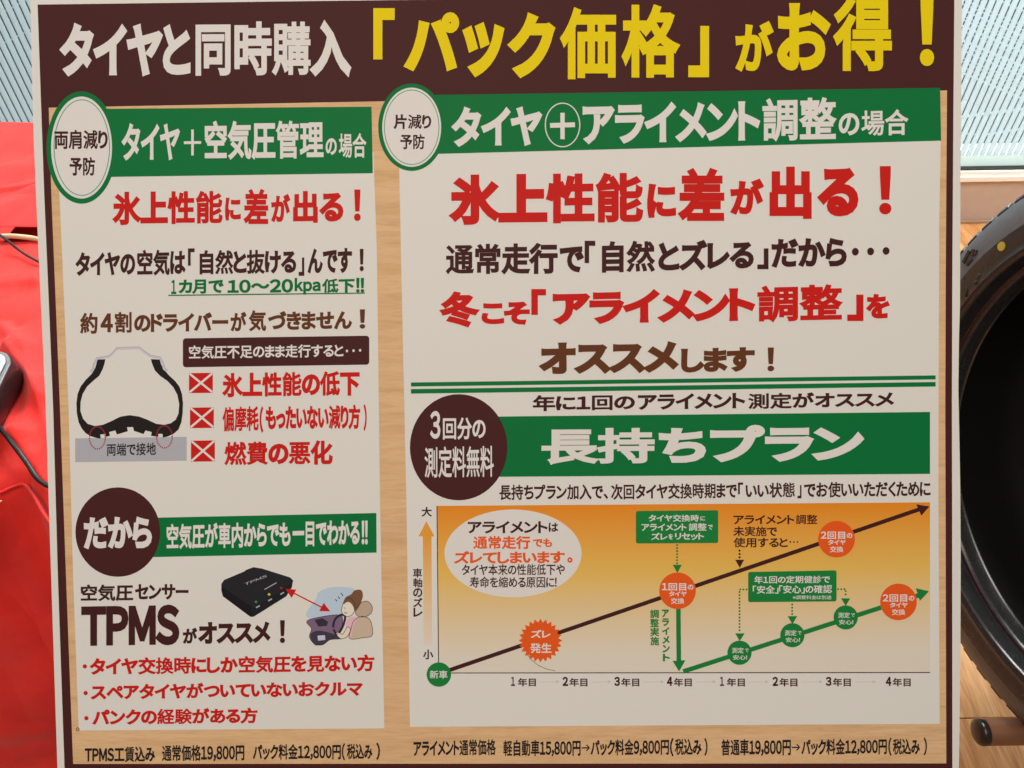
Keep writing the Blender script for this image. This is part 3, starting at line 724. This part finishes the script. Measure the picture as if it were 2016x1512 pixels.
# "so" disc and banner
dk = disc('brown_disc', 232, 1047.5, 83.5, 88, m_brown, poster, 6)
T(dk, m_white, 'だから', 165, 299, 1018, 1081, 1017, 1080, .062)
gb = quad('green_banner', [(290, 1019.5), (741, 1010), (741.5, 1088), (290, 1097)], m_green, poster, 4)
heavy(gb, m_white, (('空気圧が車内からでも', 328, 572, 1031, 1082, 1026, 1077), ('一目でわかる', 576, 708, 1026, 1077, 1024, 1073), ('!!', 712, 724, 1025, 1072)), .045)
heavy(pl_l, m_dkb, (('空気圧', 159, 262, 1151, 1184, 1150, 1183), ('センサー', 266, 371, 1150, 1181, 1150, 1180)), .045)
heavy(pl_l, m_dkb, (('TPMS', 160, 353, 1193, 1273, 1190, 1270),), .058)
heavy(pl_l, m_dkb, (('が', 360, 388, 1236, 1267), ('オススメ', 391, 532, 1225, 1268, 1223, 1265), ('！', 551, 561, 1221, 1266)), .062)
# sensor picture
def z4(P): return [(x/2.52, 940+y/2.52) for x, y in P]
m_sens = P_('sensor_black', (32, 30, 34)); m_sens2 = P_('sensor_side', (20, 18, 22)); m_sens3 = P_('sensor_front', (26, 24, 28))
sp = thing('sensor_picture', None, None); sp.parent = poster
poly('sensor_top', z4([(1098, 528), (1112, 508), (1212, 466), (1222, 458), (1258, 445), (1300, 452), (1440, 496), (1455, 512), (1452, 522), (1262, 655), (1246, 640), (1105, 545)]), m_sens, sp, 4)
poly('sensor_side', z4([(1098, 528), (1105, 545), (1246, 640), (1248, 692), (1240, 690), (1106, 590), (1098, 562)]), m_sens2, sp, 5)
poly('sensor_front', z4([(1246, 640), (1262, 650), (1452, 520), (1448, 545), (1420, 590), (1260, 690), (1248, 692)]), m_sens3, sp, 6)
for x, y, c in ((1270, 617, (40, 130, 60)), (1335, 580, (190, 180, 60)), (1395, 548, (150, 30, 30))): disc('lamp_dot', *z4([(x, y)])[0], 2.6, 2.4, P_('lamp_ink', c), sp, 7, 14)
for x, y in ((1280, 640), (1340, 606), (1400, 574)): line('small_mark', z4([(x-9, y+6), (x+9, y-4)]), 2.6, m_gray, sp, 7)
T(sp, m_gray, 'TPMS', *[482, 525, 1148, 1153, 1131, 1136], wt=.0, layer=7)
line('small_mark', z4([(1312, 556), (1372, 522)]), 1.6, m_gray, sp, 7)
da = thing('double_arrow', None, None); da.parent = poster
line('arrow_shaft', z4([(1440, 565), (1612, 652)]), 2.6, m_red_i, da, 8)
poly('arrow_head', z4([(1416, 553), (1470, 556), (1447, 598)]), m_red_i, da, 8); poly('arrow_head', z4([(1638, 664), (1584, 663), (1606, 622)]), m_red_i, da, 8)
# driver picture
dr = thing('driver_picture', None, None); dr.parent = poster
def dp(name, P, rgb, layer): return poly(name, z4(P), P_(name+'_ink', rgb), dr, layer)
def smooth(P, n=4):
    P = [Vector(p) for p in P]; out = []
    for i in range(len(P)):
        p0, p1, p2, p3 = P[i-1], P[i], P[(i+1) % len(P)], P[(i+2) % len(P)]
        for k in range(n):
            t = k/n; out.append(tuple(.5*((2*p1)+(p2-p0)*t+(2*p0-5*p1+4*p2-p3)*t*t+(3*p1-p0-3*p2+p3)*t**3)))
    return out
dp('windscreen', smooth([(1520, 690), (1540, 640), (1570, 600), (1580, 570), (1640, 545), (1720, 545), (1760, 560), (1750, 640), (1700, 690), (1600, 712)]), (168, 180, 200), 4)
dp('dashboard', smooth([(1522, 712), (1600, 690), (1680, 682), (1700, 700), (1690, 760), (1640, 800), (1600, 830), (1560, 826), (1535, 790), (1545, 750)]), (112, 88, 108), 5)
dp('console', smooth([(1540, 780), (1580, 760), (1650, 775), (1700, 800), (1640, 806), (1600, 828), (1560, 830)]), (58, 50, 62), 6)
dp('display', [(1575, 785), (1612, 782), (1614, 806), (1578, 810)], (176, 174, 184), 7)
dp('mirror_box', [(1560, 706), (1600, 698), (1628, 716), (1622, 736), (1580, 740)], (48, 40, 52), 7)
line('steering_wheel', z4(smooth([(1654, 745), (1662, 705), (1690, 682), (1712, 690), (1700, 740), (1672, 778)], 5)), 4.5, P_('wheel_ink', (42, 38, 46)), dr, 8)
dp('seat', smooth([(1755, 712), (1790, 690), (1830, 700), (1846, 740), (1845, 785), (1800, 795), (1735, 800), (1742, 750)]), (182, 158, 134), 7)
dp('headrest', smooth([(1765, 650), (1790, 622), (1822, 614), (1846, 640), (1842, 672), (1815, 690), (1780, 690), (1764, 675)]), (170, 146, 122), 8)
dp('shirt', smooth([(1722, 705), (1752, 690), (1775, 700), (1752, 740), (1740, 796), (1716, 770)]), (205, 160, 166), 8)
dp('arm', smooth([(1724, 742), (1738, 756), (1722, 790), (1690, 800), (1668, 775), (1680, 768), (1700, 778)]), (220, 190, 168), 9)
dp('face', smooth([(1698, 640), (1712, 606), (1740, 600), (1760, 630), (1756, 668), (1732, 690), (1706, 682), (1694, 664)]), (226, 196, 174), 9)
dp('hair', smooth([(1704, 628), (1714, 596), (1742, 580), (1760, 560), (1790, 558), (1800, 580), (1796, 606), (1782, 640), (1762, 664), (1752, 640), (1738, 622), (1722, 618)]), (110, 74, 50), 10)
for a, b in (((1664, 604), (1672, 614)), ((1678, 592), (1686, 602)), ((1692, 574), (1702, 588))): line('motion_mark', z4([a, b]), 1.6, m_black, dr, 8)
for nm, P in (('seat_outline', [(1755, 712), (1790, 690), (1830, 700), (1846, 740), (1845, 785), (1800, 795), (1735, 800), (1742, 750)]), ('face_outline', [(1698, 640), (1712, 606), (1740, 600), (1760, 630), (1756, 668), (1732, 690), (1706, 682), (1694, 664)]), ('arm_outline', [(1724, 742), (1738, 756), (1722, 790), (1690, 800), (1668, 775), (1680, 768), (1700, 778)]), ('dash_outline', [(1522, 712), (1600, 690), (1680, 682), (1700, 700), (1690, 760), (1640, 800), (1600, 830), (1560, 826), (1535, 790), (1545, 750)])):
    Q = smooth(P); line(nm, z4(Q+Q[:1]), 1.0, m_dkb, dr, 11)
line('mouth', z4([(1708, 668), (1716, 674), (1724, 670)]), 1.2, m_dkb, dr, 11); line('eye', z4([(1706, 646), (1714, 650)]), 1.2, m_dkb, dr, 11)
line('seat_outline', z4(smooth([(1765, 650), (1790, 622), (1822, 614), (1846, 640), (1842, 672), (1815, 690), (1780, 690), (1764, 675)], 4)), .9, m_dkb, dr, 11)
# bullets
for (x, y, t_, xl, xr, a, b, c, d_) in ((167, 1312, 'タイヤ交換時にしか空気圧を見ない方', 177, 737, 1295, 1330, 1288, 1322), (168.5, 1364.5, 'スペアタイヤがついていないおクルマ', 179, 714, 1347, 1378, 1340, 1370), (170, 1414, 'パンクの経験がある方', 182, 507, 1396, 1429, 1393, 1424)):
    disc('bullet_dot', x, y, 4.2, 4.2, m_red_i, pl_l, 9, 16); T(pl_l, m_red_i, t_, xl, xr, a, b, c, d_, .05)
annulus('small_ring', 153, 1436, 3.2, 4, 1.4, m_dkb, woodp, 6, 16)
heavy(woodp, m_black, (('TPMS工賃込み', 167, 305, 1470, 1502, 1469, 1500), ('通常価格19,800円', 319, 481, 1467, 1500, 1465, 1498), ('パック料金12,800円', 498, 671, 1465, 1497, 1464, 1496), ('（', 673, 679, 1463, 1497), ('税込み', 683, 733, 1464, 1495), ('）', 741, 748, 1462, 1496)), .036)
# --- right column
bad2 = disc('round_badge', 810.5, 250.5, 66, 86, m_green, poster, 6)
disc('badge_face', 810.5, 250.5, 58, 78, m_white, bad2, 7); annulus('thin_ring', 810.5, 250.5, 54.5, 74, 1.6, m_midg, bad2, 8)
T(bad2, m_dkb, '片減り', 775, 849, 225, 254, wt=.034); T(bad2, m_dkb, '予防', 788, 836, 264, 294, wt=.034)
ban2 = quad('green_banner', [(820, 187.5), (1851, 173), (1853, 277), (820, 304)], m_green, poster, 4)
heavy(ban2, m_white, (('タイヤ', 890, 1067, 211, 289, 208, 286), ('アライメント', 1147, 1496, 205, 284, 198, 277)), .05)
annulus('plus_ring', 1107.5, 246, 35, 44, 2.2, m_white, ban2, 9); seg_line('plus_bar', (1083, 247), (1132, 245.5), 9.5, m_white, ban2, 9); seg_line('plus_bar', (1107.5, 222), (1107.5, 274), 8.5, m_white, ban2, 10)
T(ban2, m_white, '調整', 1501, 1646, 194, 278, 191, 276, .056); T(ban2, m_white, 'の', 1651, 1692, 223, 267, 222, 266, .036); T(ban2, m_white, '場合', 1696, 1788, 217, 268, 215, 266, .03)
heavy(pl_r, m_red_i, (('氷上性能', 886, 1266, 343, 444, 337, 440), ('に', 1274, 1331, 362, 429), ('差', 1336, 1426, 331, 435), ('が', 1438, 1503, 352, 422), ('出', 1515, 1598, 328, 431), ('る', 1611, 1690, 331, 426), ('！', 1731, 1755, 327, 422)), .07)
heavy(pl_r, m_dkb, (('通常走行', 878, 1098, 480, 541, 478, 539), ('で', 1102, 1149, 485, 536), ('「', 1151, 1172, 474, 518), ('自然', 1185, 1289, 475, 537, 473, 535), ('とズレる', 1296, 1484, 474, 534, 471, 528), ('」', 1491, 1513, 489, 530), ('だから', 1519, 1667, 470, 527, 468, 525)), .056)
for x, y in ((1684, 495.5), (1714, 495), (1744.5, 494)): disc('bullet_dot', x, y, 6.8, 7.6, m_dkb, pl_r, 9, 20)
heavy(pl_r, m_red_i, (('冬', 867, 942, 574, 644), ('こそ', 948, 1043, 594, 639), ('「', 1046, 1075, 569, 620), ('アライメント', 1088, 1486, 575, 639, 566, 632), ('調整', 1491, 1658, 563, 634, 559, 631), ('」', 1668, 1700, 580, 632), ('を', 1706, 1751, 579, 627)), .068)
heavy(pl_r, m_br2, (('オススメ', 1063, 1335, 675, 737, 671, 732), ('します', 1341, 1486, 686, 734, 683, 731), ('！', 1511, 1524, 684, 731)), .072)
quad('green_rule', [(809, 753), (1842, 739), (1842, 747), (809, 761)], m_green, pl_r, 4); quad('green_rule', [(809, 766), (1842, 752), (1842, 761), (809, 775)], m_green, pl_r, 4)
heavy(pl_r, m_dkb, (('年に1回の', 1049, 1250, 778, 810, 776, 807), ('アライメント', 1256, 1467, 776, 807, 773, 804), ('測定がオススメ', 1473, 1760, 774, 806, 770, 801)), .042)
gb2 = quad('green_banner', [(940, 820.5), (1831, 811), (1831, 933), (940, 939)], m_green, poster, 4)
T(gb2, m_white, '長持', 1066, 1289, 843, 914, 842, 912, .058); T(gb2, m_white, 'ち', 1297, 1390, 843, 912, 842, 910, .058); T(gb2, m_white, 'プラン', 1398, 1701, 837, 910, 835, 907, .062)
bd2 = disc('brown_disc', 903, 880.5, 96, 104.5, m_brown, poster, 6)
heavy(bd2, m_white, (('3', 847, 867, 809, 864), ('回分の', 872, 956, 822, 866, 822, 865)), .03); T(bd2, m_white, '測定料無料', 836, 972, 880, 941, 877, 939, .02)
heavy(pl_r, m_dkb, (('長持ちプラン加入で、', 983, 1197, 954, 985, 953, 983), ('次回タイヤ交換時期まで', 1203, 1451, 953, 984, 950, 981), ('「', 1453, 1463, 950, 973), ('いい状態', 1468, 1565, 951, 981, 949, 979), ('」', 1570, 1578, 955, 981), ('でお使いいただくために', 1583, 1832, 949, 980, 946, 978)), .032)
# --- chart
ch = quad('chart', [(860, 996), (1831, 989), (1831, 1324), (863, 1325)], m_chart, poster, 4)
disc('speech_oval', 1010, 1089.5, 135, 86.5, m_white, ch, 5)
CW = .034
heavy(ch, m_dkb, (('アライメント', 921, 1078, 1026, 1050), ('は', 1080, 1099, 1029, 1047)), CW)
heavy(ch, m_or, (('通常走行', 932, 1044, 1055, 1081), ('でも', 1049, 1087, 1060, 1077), ('ズレてしまいます', 894, 1112, 1085, 1110, 1084, 1109), ('。', 1117, 1127, 1097, 1108)), .042)
heavy(ch, m_dkb, (('タイヤ本来の性能低下や', 909, 1112, 1111, 1133, 1110, 1132), ('寿命を縮める原因に!', 925, 1096, 1135, 1157)), .018)
for c_, y0, y1 in (('大', 998, 1017), ('小', 1279, 1298)): T(ch, m_dkb, c_, 830 if c_ == '大' else 833, 850 if c_ == '大' else 853, y0, y1, wt=.03)
for k, c_ in enumerate('車軸のズレ'): T(ch, m_dkb, c_, 813+k*.2, 831+k*.2, 1119+k*19.4, 1137+k*19.4, wt=.028)
poly('size_arrow', [(839.5, 1026), (855.5, 1056), (849.5, 1056), (850.5, 1271), (834, 1271), (832.5, 1056), (824, 1056)], m_arrow, ch, 4)
seg_line('axis_line', (860.3, 996), (863.5, 1308), 1.8, m_dkb, ch, 5); seg_line('axis_line', (864, 1325), (1831, 1324), 1.8, m_dkb, ch, 5)
seg_line('trend_line', (880, 1321), (1812, 1002), 8.0, m_dkb, ch, 6, 40); poly('arrow_head', [(1804, 993), (1830, 997), (1814, 1015)], m_dkb, ch, 7)
seg_line('trend_line', (1345, 1322), (1812, 1171), 9.0, m_chg, ch, 6, 24); poly('arrow_head', [(1803, 1158), (1829, 1164), (1811, 1183)], m_chg, ch, 7)
line('stray_hair', [(1036, 1285), (1046, 1299), (1060, 1310), (1076, 1317), (1093, 1321)], .9, m_dkb, ch, 7)
burst = [(1064+(43 if k % 2 == 0 else 35.5)*math.cos(math.radians(k*7.5)), 1261+(43 if k % 2 == 0 else 35.5)*math.sin(math.radians(k*7.5))) for k in range(48)]
poly('burst_badge', burst, m_or, ch, 8)
heavy(ch, m_white, (('ズレ', 1045, 1084, 1240, 1256), ('発生', 1044, 1086, 1266, 1286)), .03)
disc('start_badge', 864, 1328, 24, 24, m_chg, ch, 8); T(ch, m_white, '新車', 846, 881, 1320, 1336, wt=.02, layer=9)
def obadge(cx, cy, n_):
    disc('change_badge', cx, cy, 36, 36, m_or, ch, 8)
    heavy(ch, m_white, ((n_, cx-31, cx-20, cy-15, cy-1), ('回目', cx-18, cx+17, cy-15, cy), ('の', cx+20, cx+31, cy-12, cy-2), ('タイヤ', cx-17, cx+18, cy+1, cy+11), ('交換', cx-13, cx+13, cy+14, cy+26)), .03)
obadge(1334, 1163, '1'); obadge(1647, 1061.5, '2'); obadge(1769, 1185, '2')
def gbadge(cx, cy):
    disc('check_badge', cx, cy, 23.8, 23.8, m_chg, ch, 8)
    heavy(ch, m_white, (('測定', cx-15, cx+8, cy-10, cy+1), ('で', cx+10.5, cx+18, cy-8, cy-1), ('安心!', cx-13, cx+15, cy+4.5, cy+14)), .012)
gbadge(1456, 1285); gbadge(1560, 1250.6); gbadge(1665, 1215.6)
poly('note_box', rrect(1252, 1414, 1006, 1070, 1004.5, 1069, 4), m_chg, ch, 8)
heavy(ch, m_white, (('タイヤ交換時', 1277, 1376, 1013, 1027), ('に', 1379, 1388, 1016, 1025), ('アライメント', 1263, 1352, 1031, 1045), ('調整', 1356, 1391, 1030, 1045), ('で', 1394, 1403, 1033, 1043), ('ズレ', 1282, 1314, 1049, 1063), ('を', 1316, 1325, 1051, 1062), ('リセット', 1329, 1386, 1049, 1063)), .024)
poly('note_box', rrect(1473, 1647, 1126, 1185.5, 1123, 1184, 4), m_chg, ch, 8)
heavy(ch, m_white, (('年1回の定期健診で', 1485, 1634, 1134, 1149, 1133, 1148), ('「安全」「安心」の確認', 1482, 1638, 1153, 1169, 1151, 1168)), .02); T(ch, m_white, '※調整料金は別途', 1561, 1637, 1172, 1180, wt=.0)
heavy(ch, m_dkb, (('アライメント', 1444, 1564, 1014, 1032), ('調整', 1567, 1609, 1013, 1032), ('未実施で', 1444, 1530, 1036, 1056), ('使用すると', 1444, 1551, 1058, 1078)), .026)
for x in (1556, 1563, 1570): disc('bullet_dot', x, 1067, 1.7, 1.7, m_dkb, ch, 9, 10)
dots('dotted_lead', [(1333, 1073), (1333, 1111)], 2, 6, m_chg, ch, 7); poly('arrow_head', [(1324.5, 1112), (1342.5, 1112), (1333.5, 1128)], m_chg, ch, 9)
dots('dotted_lead', [(1456, 1084), (1456, 1101)], 2.2, 6.6, m_dkb, ch, 7); poly('arrow_head', [(1447.5, 1102), (1465, 1102), (1456.5, 1118)], m_dkb, ch, 9)
dots('dotted_lead', [(1470, 1160.5), (1456, 1160.5), (1456, 1246)], 2, 6.3, m_chg, ch, 7); poly('arrow_head', [(1447.5, 1247), (1466, 1247), (1456.5, 1262)], m_chg, ch, 9)
dots('dotted_lead', [(1559.6, 1190), (1559.6, 1212)], 2, 6.3, m_chg, ch, 7); poly('arrow_head', [(1551, 1213), (1569.5, 1213), (1560, 1229)], m_chg, ch, 9)
dots('dotted_lead', [(1650, 1160), (1665, 1160), (1665, 1176)], 2, 6.3, m_chg, ch, 7); poly('arrow_head', [(1656, 1178), (1674, 1178), (1665, 1193)], m_chg, ch, 9)
poly('reset_arrow', [(1331, 1196), (1340, 1196), (1341, 1300), (1349.5, 1300), (1337, 1322), (1324, 1301), (1332, 1301)], m_chg, ch, 7)
for k, c_ in enumerate('アライメント'): T(ch, m_chg, c_, 1303+k*.4, 1317+k*.4, 1200+k*17.4, 1215+k*17.4, wt=.05)
for k, c_ in enumerate('調整実施'): T(ch, m_chg, c_, 1280+k*.2, 1297+k*.2, 1200+k*17.8, 1217+k*17.8, wt=.05)
for x, n_ in ((1006, '1'), (1107.5, '2'), (1209.5, '3'), (1313, '4'), (1417.5, '1'), (1521, '2'), (1626, '3'), (1744, '4')):
    T(ch, m_dkb, n_, x, x+11 if n_ != '1' else x+8, 1332.5, 1350.5, wt=.052); T(ch, m_dkb, '年目', x+13.5, x+49, 1335, 1351.5, wt=.03)
for x0, x1 in ((1063, 1096), (1166, 1198), (1268, 1302), (1371, 1404), (1474, 1508), (1579, 1614), (1685, 1719)):
    dots('dotted_lead', [(x0, 1343), (x1, 1342)], .9, 2.5, m_tan, ch, 5); poly('arrow_head', [(x1-1, 1339), (x1+6, 1342.3), (x1-1, 1345.5)], m_tan, ch, 5)
# --- prices on the wood band
BW = .036
heavy(woodp, m_black, (('アライメント通常価格', 814, 976, 1457, 1490, 1455, 1487), ('軽自動車15,800円', 991, 1143, 1457, 1490, 1456, 1489), ('パック料金9,800円', 1163, 1317, 1456, 1489, 1454, 1487), ('（', 1319, 1326, 1453, 1489), ('税込み', 1329, 1381, 1454, 1487), ('）', 1387, 1393, 1453, 1488),
    ('普通車19,800円', 1420, 1557, 1455, 1489, 1454, 1488), ('パック料金12,800円', 1578, 1746, 1455, 1488, 1453, 1486), ('（', 1749, 1755, 1452, 1488), ('税込み', 1758, 1811, 1454, 1486), ('）', 1819, 1825, 1452, 1487)), BW)
for x, y in ((1145, 1472.5), (1559, 1471.5)):
    line('arrow_shaft', [(x, y), (x+14, y-.2)], 2.4, m_black, woodp, 9); line('arrow_head', [(x+9.5, y-6), (x+15.5, y-.2), (x+9.5, y+5.6)], 2.4, m_black, woodp, 10)
bpy.data.objects.remove(_fo)
